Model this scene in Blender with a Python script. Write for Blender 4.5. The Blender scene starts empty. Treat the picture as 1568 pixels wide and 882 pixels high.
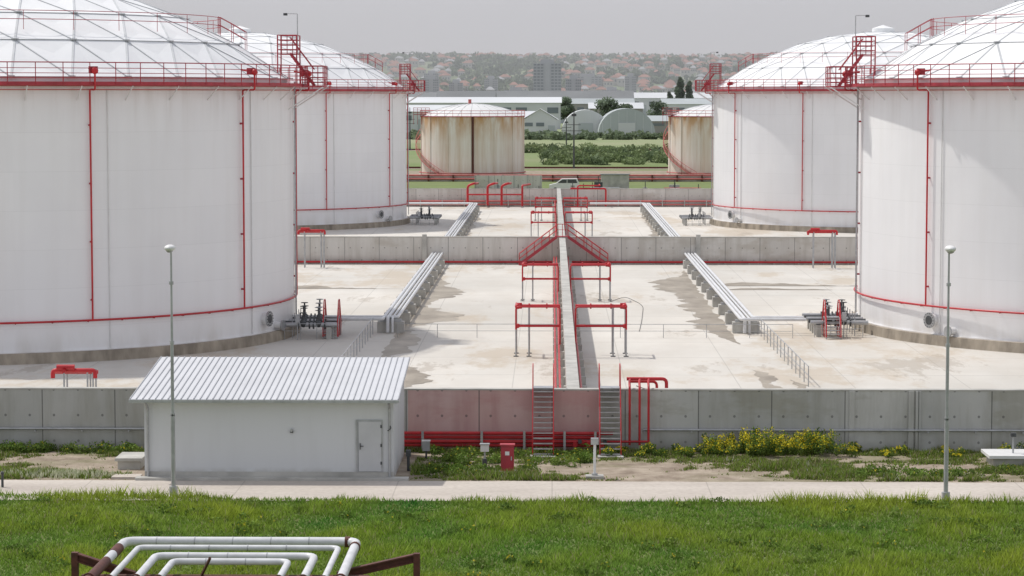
import bpy, math, random
import numpy as np
from mathutils import Vector, noise as mnoise
random.seed(7); rng=np.random.default_rng(7)
scene=bpy.context.scene
pi=math.pi
# ---------------------------------------------------------------- materials
class NT:
    def __init__(s,name):
        s.m=bpy.data.materials.new(name); s.m.use_nodes=True
        s.t=s.m.node_tree; s.b=s.t.nodes['Principled BSDF']; s.out=s.t.nodes['Material Output']
        s.pos=s.t.nodes.new('ShaderNodeNewGeometry').outputs['Position']
    def n(s,ty): return s.t.nodes.new(ty)
    def l(s,a,b): s.t.links.new(a,b)
    def put(s,sock,v):
        if isinstance(v,(int,float)): sock.default_value=v
        elif isinstance(v,(tuple,list)): sock.default_value=tuple(v)+((1,) if len(v)==3 and len(sock.default_value)==4 else ())
        else: s.l(v,sock)
    def math(s,op,a,b=0.0,c=None,clamp=False):
        n=s.n('ShaderNodeMath'); n.operation=op; n.use_clamp=clamp
        s.put(n.inputs[0],a); s.put(n.inputs[1],b)
        if c is not None: s.put(n.inputs[2],c)
        return n.outputs[0]
    def noise(s,scale,stretch=(1,1,1),detail=4,rough=.55,off=0):
        mp=s.n('ShaderNodeMapping'); s.l(s.pos,mp.inputs[0]); mp.inputs['Scale'].default_value=stretch
        mp.inputs['Location'].default_value=(off,off*.7,off*.3)
        n=s.n('ShaderNodeTexNoise'); s.l(mp.outputs[0],n.inputs['Vector'])
        n.inputs['Scale'].default_value=scale; n.inputs['Detail'].default_value=detail; n.inputs['Roughness'].default_value=rough
        return n.outputs['Fac']
    def rng(s,v,a,b,c=0.,d=1.):
        n=s.n('ShaderNodeMapRange'); s.put(n.inputs[0],v)
        for i,x in enumerate((a,b,c,d)): n.inputs[i+1].default_value=x
        return n.outputs[0]
    def mix(s,f,a,b,mode='MIX'):
        n=s.n('ShaderNodeMix'); n.data_type='RGBA'; n.blend_type=mode
        s.put(n.inputs[0],f); s.put(n.inputs[6],a); s.put(n.inputs[7],b); return n.outputs[2]
    def xyz(s):
        n=s.n('ShaderNodeSeparateXYZ'); s.l(s.pos,n.inputs[0]); return n.outputs
    def bump(s,h,st=.3,d=.05):
        n=s.n('ShaderNodeBump'); n.inputs['Strength'].default_value=st; n.inputs['Distance'].default_value=d
        s.l(h,n.inputs['Height']); s.l(n.outputs[0],s.b.inputs['Normal'])
    def line(s,coord,period,w,off=0):
        f=s.math('FRACT',s.math('ADD',s.math('DIVIDE',coord,period),off))
        return s.math('LESS_THAN',f,w/period)
    def fin(s,col,rough=.6,metal=0.):
        s.put(s.b.inputs['Base Color'],col); s.put(s.b.inputs['Roughness'],rough); s.b.inputs['Metallic'].default_value=metal
        return s.m
def simple(name,c,rough=.55,var=.18,scale=1.5,metal=0.,stretch=(1,1,1),c2=None,bump=0):
    t=NT(name); f=t.noise(scale,stretch)
    f2=t.rng(f,.3,.7)
    lo=c2 if c2 else tuple(x*(1-var) for x in c)
    col=t.mix(f2,lo,c)
    if bump: t.bump(f,bump)
    return t.fin(col,rough,metal)
M={}
t=NT('tank_white_paint'); x,y,z=t.xyz()
big=t.rng(t.noise(.12),.3,.7); streak=t.rng(t.noise(1.2,(1,1,.06),5),.45,.78)
c=t.mix(big,(.82,.82,.83),(.89,.89,.89))
patch=t.n('ShaderNodeTexWhiteNoise'); patch.noise_dimensions='3D'
cmb=t.n('ShaderNodeCombineXYZ'); t.l(t.math('FLOOR',t.math('DIVIDE',x,4.3)),cmb.inputs[0]); t.l(t.math('FLOOR',t.math('ADD',t.math('DIVIDE',z,2.2),.1)),cmb.inputs[2]); t.l(cmb.outputs[0],patch.inputs[0])
c=t.mix(t.math('MULTIPLY',patch.outputs[0],.08),c,(.66,.66,.67))
c=t.mix(t.math('MULTIPLY',streak,.2),c,(.66,.64,.61))
seam=t.line(z,2.2,.035,.1)
c=t.mix(t.math('MULTIPLY',seam,.14),c,(.5,.5,.5))
upg=t.math('MULTIPLY',t.rng(z,12.5,15.6,0,.35),t.rng(t.noise(1.6,(1,1,.08),5,off=21),.5,.72)); c=t.mix(upg,c,(.52,.48,.44))
low=t.rng(z,2.0,.5,0,.45)
c=t.mix(t.math('MULTIPLY',low,t.rng(t.noise(.9,(1,1,.3),5,off=5),.4,.65)),c,(.55,.51,.45))
t.bump(t.noise(.35,(1,1,.6),3),.3,.14)
M['white']=t.fin(c,.42)
t=NT('dome_aluminium_panel'); f=t.rng(t.noise(.4,(1,1,1),5),.3,.7)
M['dome']=t.fin(t.mix(f,(.78,.79,.80),(.86,.87,.87)),.7,.0); t.b.inputs['Specular IOR Level'].default_value=.25
M['batten']=simple('dome_batten',(.60,.62,.63),.6)
M['red']=simple('red_paint',(.58,.022,.03),.42,.3,1.3)
M['redrail']=simple('red_rail_paint',(.46,.04,.06),.5,.35,2)
M['redfade']=simple('faded_red_paint',(.60,.16,.15),.6,.3,.8)
M['galv']=simple('galvanised_steel',(.50,.51,.52),.45,.25,3,.5)
M['pipe']=simple('insulated_pipe_white',(.74,.75,.76),.4,.2,2.5,.0)
M['dark']=simple('dark_steel',(.08,.085,.09),.5,.4,4)
M['rust']=simple('rust_brown_steel',(.14,.045,.03),.7,.5,4)
M['black']=simple('black_rubber',(.06,.06,.06),.7)
M['whitep']=simple('white_paint',(.78,.78,.77),.45,.1,2)
t=NT('bund_floor_concrete'); x,y,z=t.xyz()
a=t.rng(t.noise(.05,(1,1,1),6,.6),.35,.65); b=t.rng(t.noise(.35,(1,.4,1),6,.65,3),.35,.7)
c=t.mix(a,(.56,.54,.495),(.69,.66,.605)); c=t.mix(t.math('MULTIPLY',b,.38),c,(.48,.435,.37))
ln=t.math('MAXIMUM',t.line(x,5.9,.06,.35),t.line(y,9.0,.16,.2))
c=t.mix(t.math('MULTIPLY',ln,.32),c,(.25,.24,.22))
st=t.rng(t.noise(.11,(1,.4,1),7,.7,11),.53,.60)
c=t.mix(t.math('MULTIPLY',st,.5),c,(.46,.37,.26))
st2=t.rng(t.noise(.2,(1,.3,1),7,.72,31),.60,.64)
c=t.mix(t.math('MULTIPLY',st2,.45),c,(.34,.29,.23))
t.bump(t.noise(3),.15,.03); M['floor']=t.fin(c,.85)
def wallmat(name,c1,c2,stain,per=3.1,yaxis=False):
    t=NT(name); x,y,z=t.xyz(); u=y if yaxis else x
    a=t.rng(t.noise(.25,(1,1,1),5,.6),.35,.65)
    pan=t.n('ShaderNodeTexWhiteNoise'); pan.noise_dimensions='1D'
    t.l(t.math('FLOOR',t.math('DIVIDE',u,per)),pan.inputs['W'])
    c=t.mix(a,c1,c2); c=t.mix(t.math('MULTIPLY',pan.outputs[0],.4),c,tuple(k*.72 for k in c1))
    s=t.rng(t.noise(1.3,(1,1,.12),6,.65,4),.45,.75)
    c=t.mix(t.math('MULTIPLY',s,.55),c,stain)
    bl=t.rng(t.noise(.16,(1,1,2.2),6,.6,14),.54,.60); c=t.mix(t.math('MULTIPLY',bl,.5),c,tuple(k*1.2 for k in stain))
    c=t.mix(t.math('MULTIPLY',t.line(u,per,.05),.7),c,(.08,.08,.075))
    fu=t.math('SUBTRACT',t.math('FRACT',t.math('DIVIDE',u,per/3)),.5)
    fz=t.math('SUBTRACT',t.math('FRACT',t.math('ADD',t.math('DIVIDE',z,1.1),.15)),.5)
    d=t.math('ADD',t.math('MULTIPLY',fu,fu),t.math('MULTIPLY',fz,fz))
    c=t.mix(t.math('MULTIPLY',t.math('LESS_THAN',d,.0028),.6),c,(.08,.08,.08))
    low=t.rng(z,.9,0.,0,.7); c=t.mix(t.math('MULTIPLY',low,t.rng(t.noise(.8,off=9),.35,.6)),c,stain)
    t.bump(t.noise(4),.2,.03)
    return t.fin(c,.85)
M['wall']=wallmat('bund_wall_concrete',(.46,.465,.445),(.57,.57,.545),(.25,.24,.19))
M['wallp']=wallmat('bund_wall_pink_bounce_paint',(.58,.38,.355),(.64,.46,.44),(.42,.22,.21))  # pink colour holds red light bounced off the pipes, along with reddish paint
M['wallm']=wallmat('middle_wall_concrete',(.62,.60,.56),(.70,.68,.64),(.36,.33,.28))
M['wally']=wallmat('centre_wall_concrete',(.60,.59,.56),(.68,.67,.64),(.38,.37,.34),3.1,True)
M['conc']=simple('plain_concrete',(.55,.54,.50),.85,.35,1.0,bump=.2)
M['concbase']=simple('tank_base_concrete',(.46,.40,.32),.85,.55,1.2,stretch=(1,1,.4))
t=NT('wet_concrete'); f=t.rng(t.noise(.5,(1,.6,1),6,.6),.35,.65)
M['wet']=t.fin(t.mix(f,(.24,.20,.15),(.40,.35,.275)),.5)
t=NT('grass_ground'); a=t.rng(t.noise(.25,(1,1,1),6,.6),.35,.65); b=t.rng(t.noise(.008,(1,1,1),5,.6,2),.4,.6)
c=t.mix(a,(.10,.155,.03),(.165,.22,.05)); c=t.mix(t.math('MULTIPLY',b,.4),c,(.18,.19,.08))
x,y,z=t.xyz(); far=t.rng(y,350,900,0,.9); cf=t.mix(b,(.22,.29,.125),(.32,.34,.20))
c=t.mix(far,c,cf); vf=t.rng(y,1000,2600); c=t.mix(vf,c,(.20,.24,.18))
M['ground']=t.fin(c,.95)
t=NT('dirt'); a=t.rng(t.noise(.9,(1,1,1),7,.65),.35,.65); b=t.rng(t.noise(.35,(.5,1,1),5,.6,6),.48,.58)
c=t.mix(a,(.22,.17,.125),(.43,.36,.28)); c=t.mix(t.math('MULTIPLY',b,.4),c,(.16,.17,.065)); t.bump(t.noise(6,detail=6),.7,.08); M['dirt']=t.fin(c,.95)
t=NT('path_concrete'); a=t.rng(t.noise(.3,(.4,1,1),6,.6),.35,.65); b=t.rng(t.noise(5,detail=5),.4,.7); x,y,z=t.xyz()
c=t.mix(a,(.46,.41,.36),(.60,.545,.48)); c=t.mix(t.math('MULTIPLY',b,.3),c,(.3,.26,.22))
c=t.mix(t.math('MULTIPLY',t.line(x,6.,.05),.35),c,(.2,.18,.15)); M['path']=t.fin(c,.9)
t=NT('painted_render'); s=t.rng(t.noise(1.1,(1,1,.15),6,.6),.45,.8); x,y,z=t.xyz()
c=t.mix(t.math('MULTIPLY',s,.3),(.64,.655,.665),(.50,.50,.495)); c=t.mix(t.math('MULTIPLY',t.rng(z,.5,0),t.rng(t.noise(2),.35,.6)),c,(.36,.34,.3))
M['render']=t.fin(c,.75)
M['roof']=simple('roof_sheet_metal',(.68,.69,.71),.42,.10,.6,.0)
M['seam']=simple('roof_seam_metal',(.42,.43,.45),.5,.10,.6,.0)
M['door']=simple('door_grey',(.54,.55,.56),.5,.08)
t=NT('rusty_tank_paint'); s=t.rng(t.noise(.75,(1,1,.05),7,.7),.40,.66); x,y,z=t.xyz(); top=t.rng(z,6.5,11.3)
c=t.mix(t.math('MULTIPLY',s,.55),(.84,.80,.73),(.54,.37,.22)); c=t.mix(t.math('MULTIPLY',top,t.rng(t.noise(.7,(1,1,.3),6,off=3),.38,.6)),c,(.54,.30,.12))
low=t.rng(z,3,.3); c=t.mix(t.math('MULTIPLY',low,.4),c,(.46,.37,.27))
M['rtank']=t.fin(c,.7)
def far(name,c,var=.15,scale=.05): return simple(name,c,.9,var,scale)
M['fw']=far('far_white_wall',(.64,.66,.67)); M['fr']=far('far_pale_roof',(.68,.70,.72),.1); M['fg']=far('far_grey_sheet',(.46,.50,.51))
M['fd']=far('far_dark_roof',(.23,.24,.245)); M['fb']=far('far_brown_wall',(.36,.35,.33)); M['fwin']=far('far_window',(.20,.23,.25))
M['ftow']=far('far_tower_wall',(.44,.455,.47)); M['ftwin']=far('far_tower_window',(.19,.215,.24)); M['ftr']=far('far_red_roof',(.42,.22,.17),.3,.01); M['fhw']=far('far_house_wall',(.60,.58,.55),.15,.01)
t=NT('wooded_hillside'); a=t.rng(t.noise(.004,(1,.3,1),8,.65),.4,.6); b=t.rng(t.noise(.02,(1,.4,1),6,.65,5),.5,.62)
c=t.mix(a,(.13,.18,.09),(.22,.27,.14)); c=t.mix(t.math('MULTIPLY',b,.5),c,(.30,.28,.22)); M['hill']=t.fin(c,1.)
def leafmat(name,c,tr=.35,attr=True):
    t=NT(name)
    at=t.n('ShaderNodeAttribute'); at.attribute_name='Col'
    col=t.mix(1.,c,at.outputs['Color'],'MULTIPLY') if attr else c
    t.put(t.b.inputs['Base Color'],col); t.b.inputs['Roughness'].default_value=.8
    t.b.inputs['Specular IOR Level'].default_value=.2
    tl=t.n('ShaderNodeBsdfTranslucent'); t.put(tl.inputs[0],col)
    mx=t.n('ShaderNodeMixShader'); mx.inputs[0].default_value=tr
    t.l(t.b.outputs[0],mx.inputs[1]); t.l(tl.outputs[0],mx.inputs[2]); t.l(mx.outputs[0],t.out.inputs[0]); return t.m
M['grass']=leafmat('grass_blades',(1,1,1),.4); M['leaf']=leafmat('foliage_leaves',(1,1,1),.25)
M['trunk']=simple('bark',(.12,.09,.07),.9,.4,2)
# ---------------------------------------------------------------- mesh builder
class MB:
    def __init__(s): s.v=[];s.f=[];s.mi=[];s.sm=[];s.mats=[]
    def add(s,vs,fs,mat,smooth=False):
        m=M[mat]
        if m not in s.mats: s.mats.append(m)
        i=s.mats.index(m); o=len(s.v); s.v.extend([tuple(p) for p in vs])
        for f in fs: s.f.append(tuple(k+o for k in f)); s.mi.append(i); s.sm.append(smooth)
    def box(s,x0,x1,y0,y1,z0,z1,mat):
        vs=[(x,y,z) for z in (z0,z1) for y in (y0,y1) for x in (x0,x1)]
        s.add(vs,[(0,2,3,1),(4,5,7,6),(0,1,5,4),(2,6,7,3),(0,4,6,2),(1,3,7,5)],mat)
    def beam(s,a,b,w,h,mat):
        a=Vector(a);b=Vector(b);d=(b-a).normalized(); up=Vector((0,0,1))
        if abs(d.z)>.99: up=Vector((0,1,0))
        sx=d.cross(up).normalized()*w/2; uz=sx.cross(d).normalized()*h/2
        vs=[p+i*sx+j*uz for p in (a,b) for i,j in((-1,-1),(1,-1),(1,1),(-1,1))]
        s.add(vs,[(3,2,1,0),(4,5,6,7),(0,1,5,4),(1,2,6,5),(2,3,7,6),(3,0,4,7)],mat)
    def tube(s,a,b,r,mat,n=8,r2=None):
        a=Vector(a);b=Vector(b);r2=r if r2 is None else r2
        d=(b-a).normalized(); u=d.orthogonal().normalized(); w=d.cross(u)
        vs=[];
        for p,q in((a,r),(b,r2)):
            for i in range(n):
                t=2*pi*i/n; vs.append(p+u*math.cos(t)*q+w*math.sin(t)*q)
        s.add(vs,[(i,(i+1)%n,n+(i+1)%n,n+i) for i in range(n)],mat,True)
        s.add(vs[:n],[tuple(range(n-1,-1,-1))],mat); s.add(vs[n:],[tuple(range(n))],mat)
    def path(s,pts,r,mat,n=8,fil=None):
        P=[Vector(p) for p in pts]; fil=r*2.5 if fil is None else fil
        Q=[P[0]]
        for i in range(1,len(P)-1):
            a,b,c=P[i-1],P[i],P[i+1]; f=min(fil,(a-b).length*.45,(c-b).length*.45)
            p=b+(a-b).normalized()*f; q=b+(c-b).normalized()*f
            for k in range(6):
                t=k/5; Q.append(p*(1-t)**2+b*2*t*(1-t)+q*t*t)
        Q.append(P[-1]); d=(Q[1]-Q[0]).normalized(); u=d.orthogonal().normalized(); vs=[]
        for i,p in enumerate(Q):
            d=((Q[min(i+1,len(Q)-1)]-Q[max(i-1,0)])).normalized()
            u=(u-d*u.dot(d)).normalized(); w=d.cross(u)
            for k in range(n):
                t=2*pi*k/n; vs.append(p+u*math.cos(t)*r+w*math.sin(t)*r)
        m=len(Q)
        s.add(vs,[(j*n+i,j*n+(i+1)%n,(j+1)*n+(i+1)%n,(j+1)*n+i) for j in range(m-1) for i in range(n)],mat,True)
        s.add(vs[:n],[tuple(range(n-1,-1,-1))],mat); s.add(vs[-n:],[tuple(range(n))],mat)
    def ring(s,cx,cy,z,R,r,mat,n=128,k=6,a0=0,a1=360):
        full=abs(a1-a0)>=360; m=n if full else n+1; vs=[]
        for i in range(m):
            a=math.radians(a0+(a1-a0)*i/n)
            for j in range(k):
                t=2*pi*j/k; q=R+r*math.cos(t); vs.append((cx+q*math.sin(a),cy-q*math.cos(a),z+r*math.sin(t)))
        s.add(vs,[(i*k+j,((i+1)%m)*k+j,((i+1)%m)*k+(j+1)%k,i*k+(j+1)%k) for i in range(n) for j in range(k)],mat,True)
    def lathe(s,cx,cy,prof,mat,n=128,smooth=True):
        for (r0,z0),(r1,z1) in zip(prof[:-1],prof[1:]):
            vs=[]
            for r,z in((r0,z0),(r1,z1)):
                for i in range(n):
                    a=2*pi*i/n; vs.append((cx+r*math.sin(a),cy-r*math.cos(a),z))
            s.add(vs,[(i,(i+1)%n,n+(i+1)%n,n+i) for i in range(n)],mat,smooth)
    def sphere(s,c,r,mat,sx=1,sy=1,sz=1,n=12,m=8):
        vs=[(c[0],c[1],c[2]-r*sz)]
        for j in range(1,m):
            p=pi*j/m-pi/2
            for i in range(n):
                a=2*pi*i/n; vs.append((c[0]+r*sx*math.cos(p)*math.cos(a),c[1]+r*sy*math.cos(p)*math.sin(a),c[2]+r*sz*math.sin(p)))
        vs.append((c[0],c[1],c[2]+r*sz)); L=len(vs)-1
        fs=[(0,1+(i+1)%n,1+i) for i in range(n)]
        for j in range(m-2):
            for i in range(n): fs.append((1+j*n+i,1+j*n+(i+1)%n,1+(j+1)*n+(i+1)%n,1+(j+1)*n+i))
        fs+=[(1+(m-2)*n+i,1+(m-2)*n+(i+1)%n,L) for i in range(n)]
        s.add(vs,fs,mat,True)
    def rail(s,pts,mat,h=1.1,r=.03,step=1.5,mids=(.55,),post=None):
        P=[Vector(p) for p in pts]; up=Vector((0,0,1))
        for hh in (h,)+tuple(h*k for k in mids):
            for a,b in zip(P[:-1],P[1:]): s.tube(a+up*hh,b+up*hh,r if hh==h else r*.7,mat,5)
        for a,b in zip(P[:-1],P[1:]):
            k=max(1,round((b-a).length/step))
            for i in range(k+1): p=a.lerp(b,i/k); s.tube(p,p+up*h,r,post or mat,5)
    def fin(s,name):
        A=np.array(s.v,dtype=float); lo=A.min(0);hi=A.max(0); o=np.array([(lo[0]+hi[0])/2,(lo[1]+hi[1])/2,lo[2]])
        me=bpy.data.meshes.new(name); me.from_pydata((A-o).tolist(),[],s.f)
        for m in s.mats: me.materials.append(m)
        me.polygons.foreach_set('material_index',s.mi); me.polygons.foreach_set('use_smooth',s.sm); me.update()
        ob=bpy.data.objects.new(name,me); scene.collection.objects.link(ob); ob.location=o; return ob
# ---------------------------------------------------------------- ground
def sheet(name,x0,x1,y0,y1,z,mat):
    b=MB(); b.add([(x0,y0,z),(x1,y0,z),(x1,y1,z),(x0,y1,z)],[(0,1,2,3)],mat); return b.fin(name)
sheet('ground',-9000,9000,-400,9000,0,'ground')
sheet('bund_floor',-85,85,104.8,339,.02,'floor')
def wavy(name,x0,x1,y0,y1,z,mat,amp,seed,n=240):
    vs=[]
    for i in range(n+1):
        x=x0+(x1-x0)*i/n
        vs.append((x,y0+amp*(mnoise.noise(Vector((x*.4,seed,0)))+.5*mnoise.noise(Vector((x*1.7,seed,3)))),z))
        vs.append((x,y1+amp*(mnoise.noise(Vector((x*.4,seed+9,0)))+.5*mnoise.noise(Vector((x*1.7,seed+9,3)))),z))
    b=MB(); b.add(vs,[(2*i,2*i+2,2*i+3,2*i+1) for i in range(n)],mat); return b.fin(name)
wavy('dirt_verge',-80,80,96.0,104.3,.004,'dirt',.3,4)
wavy('service_path',-90,90,91.2,96.0,.03,'path',.12,2)
def stain(b,xa,y0,y1,w,sgn,seed,z,along='y',n=150):
    vs=[]
    for i in range(n+1):
        q=i/n; yy=y0+(y1-y0)*q; env=min(1,8*q,8*(1-q))
        k=max(.03,.55+1.1*mnoise.noise(Vector((yy*.11,seed,0)))+.45*mnoise.noise(Vector((yy*.45,seed,5)))+.2*mnoise.noise(Vector((yy*1.6,seed,9))))*env*w
        j=.25*mnoise.noise(Vector((yy*.7,seed+4,0)))
        p,q2=(xa+j,xa+sgn*k) if along=='y' else (xa+j*.3,xa+sgn*k)
        vs+= [(p,yy,z),(q2,yy,z)] if along=='y' else [(yy,p,z),(yy,q2,z)]
    b.add(vs,[(2*i,2*i+1,2*i+3,2*i+2) for i in range(n)],'wet')
b=MB()
for i,p in enumerate([(-9.6,112,215,2.1,1),(-9.9,140,200,2.6,1),(11.4,150,214,2.3,-1),(10.9,168,204,1.8,-1),(11.0,108,136,1.8,1),(12.7,112,131,1.1,1),(-8.6,112,140,1.9,1),(-9.6,230,320,.9,1),(11.6,230,320,.9,-1),(-1.2,225,262,.5,-1)]):
    stain(b,*p,seed=i*3.3+1,z=.0255+.0012*i)
for i,p in enumerate([(193.2,-22,-10.6,3.6,1),(196.5,13,25,3.8,1),(192.5,13.5,24,1.9,1),(235,-22,-12,3,1)]):
    stain(b,*p,seed=i*5.1+40,z=.042+.0012*i,along='x')
b.fin('wet_stains_on_concrete')
# ---------------------------------------------------------------- walls
b=MB(); YW=104.6; H=2.58
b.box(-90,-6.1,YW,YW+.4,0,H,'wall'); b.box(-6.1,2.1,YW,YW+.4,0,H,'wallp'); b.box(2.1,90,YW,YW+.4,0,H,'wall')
b.box(-90,90,YW-.02,YW+.42,H+.001,H+.06,'conc')
for X in (12.6,15.1,15.4): b.box(X,X+.22,YW-.08,YW-.001,0,H,'wall')
for s0,s1 in ((-90,-16.2),(3.9,90)):
    b.tube((s0,YW-.14,.92),(s1,YW-.14,.92),.05,'galv')
    X=s0
    while X<s1: b.box(X,X+.06,YW-.2,YW,.8,.87,'galv'); X+=2
b.fin('concrete_bund_wall')
b=MB(); b.box(-90,90,222,222.4,0,2.42,'wallm'); b.box(-90,90,221.95,222.45,2.421,2.5,'conc')
for X in (-11.6,12.9): b.box(X,X+.4,221.7,221.95,0,2.7,'conc')
b.tube((-90,221.6,.25),(90,221.6,.25),.09,'red')
for i in range(-40,41): b.box(i*2.2,i*2.2+.12,221.5,221.9,.02,.16,'conc')
b.fin('concrete_bund_wall')
b=MB(); b.box(-90,90,339,339.4,0,2.42,'wallm'); b.box(-90,90,338.95,339.45,2.421,2.5,'conc')
b.tube((-90,338.3,.8),(90,338.3,.8),.12,'redfade'); b.tube((-90,338.2,.35),(90,338.2,.35),.1,'redfade')
for i in range(-30,31): b.box(i*3.,i*3.+.12,338.1,338.9,.02,.9,'conc')
b.fin('concrete_bund_wall')
b=MB(); XC=.93
for y0,y1 in((YW+.45,221.9),(222.5,338.9)):
    b.box(XC-.2,XC+.2,y0,y1,0,2.4,'wally'); b.box(XC-.27,XC+.27,y0,y1,2.401,2.5,'conc')
    yy=y0+2
    while yy<y1-1:
        for sgn in(-1,1):
            b.box(min(XC+sgn*.21,XC+sgn*.85),max(XC+sgn*.21,XC+sgn*.85),yy,yy+.5,.02,.5,'conc')
        yy+=4.2
b.fin('centre_dividing_wall')
# ---------------------------------------------------------------- big tanks
def P(cx,cy,R,a,z): a=math.radians(a); return Vector((cx+R*math.sin(a),cy-R*math.cos(a),z))
def dome(b,cx,cy,R,z0,h,rings=7,off=0,mat='dome',bat=.06,sag=.08):
    Rs=(R*R+h*h)/(2*h)
    def dz(r): return z0+math.sqrt(Rs*Rs-r*r)-(Rs-h)
    idx={(0,0):Vector((cx,cy,dz(0)))}
    for i in range(1,rings+1):
        r=R*i/rings
        for j in range(6*i): idx[(i,j)]=P(cx,cy,r,360*j/(6*i)+off,dz(r))
    tris=[];edges=set()
    for i in range(1,rings+1):
        for s in range(6):
            for k in range(i):
                a=(i,s*i+k); a2=(i,(s*i+k+1)%(6*i)); c=(i-1,(s*(i-1)+k)%max(1,6*(i-1))) if i>1 else (0,0)
                tris.append((a,a2,c))
                if k<i-1:
                    d=(i-1,(s*(i-1)+k+1)%(6*(i-1))); tris.append((a2,d,c))
    for t in tris:
        p=[idx[k] for k in t]; m=(p[0]+p[1]+p[2])/3+Vector((0,0,-sag))
        b.add(p+[m],[(0,1,3),(1,2,3),(2,0,3)],mat)
        for u,v in((0,1),(1,2),(2,0)): edges.add(tuple(sorted((t[u],t[v]))))
    for u,v in edges:
        b.beam(idx[u]+Vector((0,0,.01)),idx[v]+Vector((0,0,.01)),bat*2,.03,'batten')
    for k,p in idx.items(): b.tube(p,p+Vector((0,0,.07)),.22,'batten',8)
    return dz
def big_tank(cx,cy,R,risers,side,man):
    b=MB(); T=15.7
    b.lathe(cx,cy,[(R+.45,0),(R+.4,.62),(R-.3,.63)],'concbase')
    b.lathe(cx,cy,[(R,.6),(R,T-.12)],'white'); b.lathe(cx,cy,[(R+.02,T-.12),(R+.05,T-.12),(R+.05,T+.15),(R-.3,T+.15)],'redfade')
    b.lathe(cx,cy,[(R+.02,.62),(R+.12,.62),(R+.12,.68),(R,.68)],'white')
    b.lathe(cx,cy,[(R-.3,T+.15),(R-.3,T+.45)],'dome')
    dz=dome(b,cx,cy,R-.15,T+.42,6.5,6,off=8)
    G=R+.95
    b.lathe(cx,cy,[(R+.05,T-.02),(G,T-.02),(G,T+.13),(G-.03,T+.13)],'redrail'); b.lathe(cx,cy,[(R+.05,T-.06),(G,T-.06),(G,T-.02)],'redrail')
    for z in(.36,.62,.9,1.22): b.ring(cx,cy,T+z,G,.035 if z>1 else .022,'redrail')
    for i in range(84): a=i*360/84; b.tube(P(cx,cy,G,a,T),P(cx,cy,G,a,T+1.22),.028,'redrail',5)
    for i in range(42):
        a=i*360/42+3; b.tube(P(cx,cy,R,a,T-.9),P(cx,cy,G-.05,a,T-.1),.035,'whitep',5)
    b.ring(cx,cy,2.35,R+.2,.065,'red'); b.ring(cx,cy,T-.3,R+.2,.03,'redfade')
    for i in range(60): a=i*6; b.beam(P(cx,cy,R,a,2.28),P(cx,cy,R+.2,a,2.28),.05,.05,'redrail')
    for a in risers:
        b.path([P(cx,cy,R+.2,a,2.35),P(cx,cy,R+.2,a,T-.3),P(cx,cy,R+1.05,a,T-.3),P(cx,cy,R+1.05,a,T+.75),P(cx,cy,R+.1,a,T+.9)],.055,'red')
        b.sphere(P(cx,cy,R+1.05,a,T+.75),.2,'red',n=8,m=6)
        b.box(*(lambda p:(p.x-.24,p.x+.24,p.y-.15,p.y+.15,p.z-.2,p.z+.2))(P(cx,cy,R+.8,a,T+.8)),'redrail')
        z=3.5
        while z<T-1: b.tube(P(cx,cy,R-.02,a,z),P(cx,cy,R+.2,a,z),.06,'redrail',6); z+=3.3
        b.tube(P(cx,cy,R+.06,a+3.2,.7),P(cx,cy,R+.06,a+3.2,T-.3),.035,'whitep',5)
    s=side
    ox=cx+s*(R+.9)
    x0,x1=(ox,ox+s*1.3); xa,xb=min(x0,x1),max(x0,x1); ya,yb=cy-1.6,cy+1.2
    b.box(xa,xb,ya,yb,T-.08,T,'redrail')
    for z in(.2,.5,.8,1.22):
        for p,q in(((xa,ya),(xb,ya)),((xa,yb),(xb,yb)),((x1,ya),(x1,yb))): b.tube((*p,T+z),(*q,T+z),.03,'redrail',5)
    for k in range(5): xx=xa+(xb-xa)*k/4; b.tube((xx,ya,T-.1),(xx,ya,T+1.22),.03,'redrail',5)
    for yy in(ya+.9,yb-.9,yb): b.tube((x1,yy,T),(x1,yy,T+1.22),.035,'redrail',5)
    b.beam((x1,ya,T-.1),(cx+s*R,ya,T-1.5),.07,.07,'whitep'); b.beam((x1,yb,T-.1),(cx+s*R,yb,T-1.5),.07,.07,'whitep')
    tx=cx+s*(R-.1); lz=T+2.0
    b.box(tx-.6,tx+.6,cy-1,cy+1,lz-.06,lz,'redrail')
    for xx in(tx-.6,tx+.6):
        for yy in(cy-1,cy+1): b.tube((xx,yy,T),(xx,yy,lz+1.15),.045,'redrail',5)
    for z in(.25,.55,.85,1.15):
        for p,q in(((tx-.6,cy-1),(tx+.6,cy-1)),((tx-.6,cy+1),(tx+.6,cy+1)),((tx-.6,cy-1),(tx-.6,cy+1)),((tx+.6,cy-1),(tx+.6,cy+1))):
            b.tube((*p,lz+z),(*q,lz+z),.028,'redrail',5)
    for k in(-.35,0,.35): b.tube((tx+k,cy-1,lz),(tx+k,cy-1,lz+1.15),.028,'redrail',5)
    for yy in(cy-1.3,cy-.7):
        b.beam((ox+s*.7,yy,T),(tx+s*.2,yy,lz),.06,.14,'redrail'); b.tube((ox+s*.7,yy,T+1),(tx+s*.2,yy,lz+1),.028,'redrail',5)
    for i in range(9):
        q=i/8; xx=ox+s*.7+(tx+s*.2-ox-s*.7)*q; b.box(xx-.12,xx+.12,cy-1.28,cy-.72,T+(lz-T)*q-.02,T+(lz-T)*q+.01,'redrail')
    mx=tx+s*.55; b.tube((mx,cy,lz),(mx,cy,T+4.5),.03,'galv',6); b.tube((mx,cy,T+4.5),(mx-s*.6,cy,T+4.52),.022,'galv',5)
    b.box(mx-s*.75-.12,mx-s*.75+.12,cy-.1,cy+.1,T+4.4,T+4.55,'dark')
    lx=cx+s*(R+.25)
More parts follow.
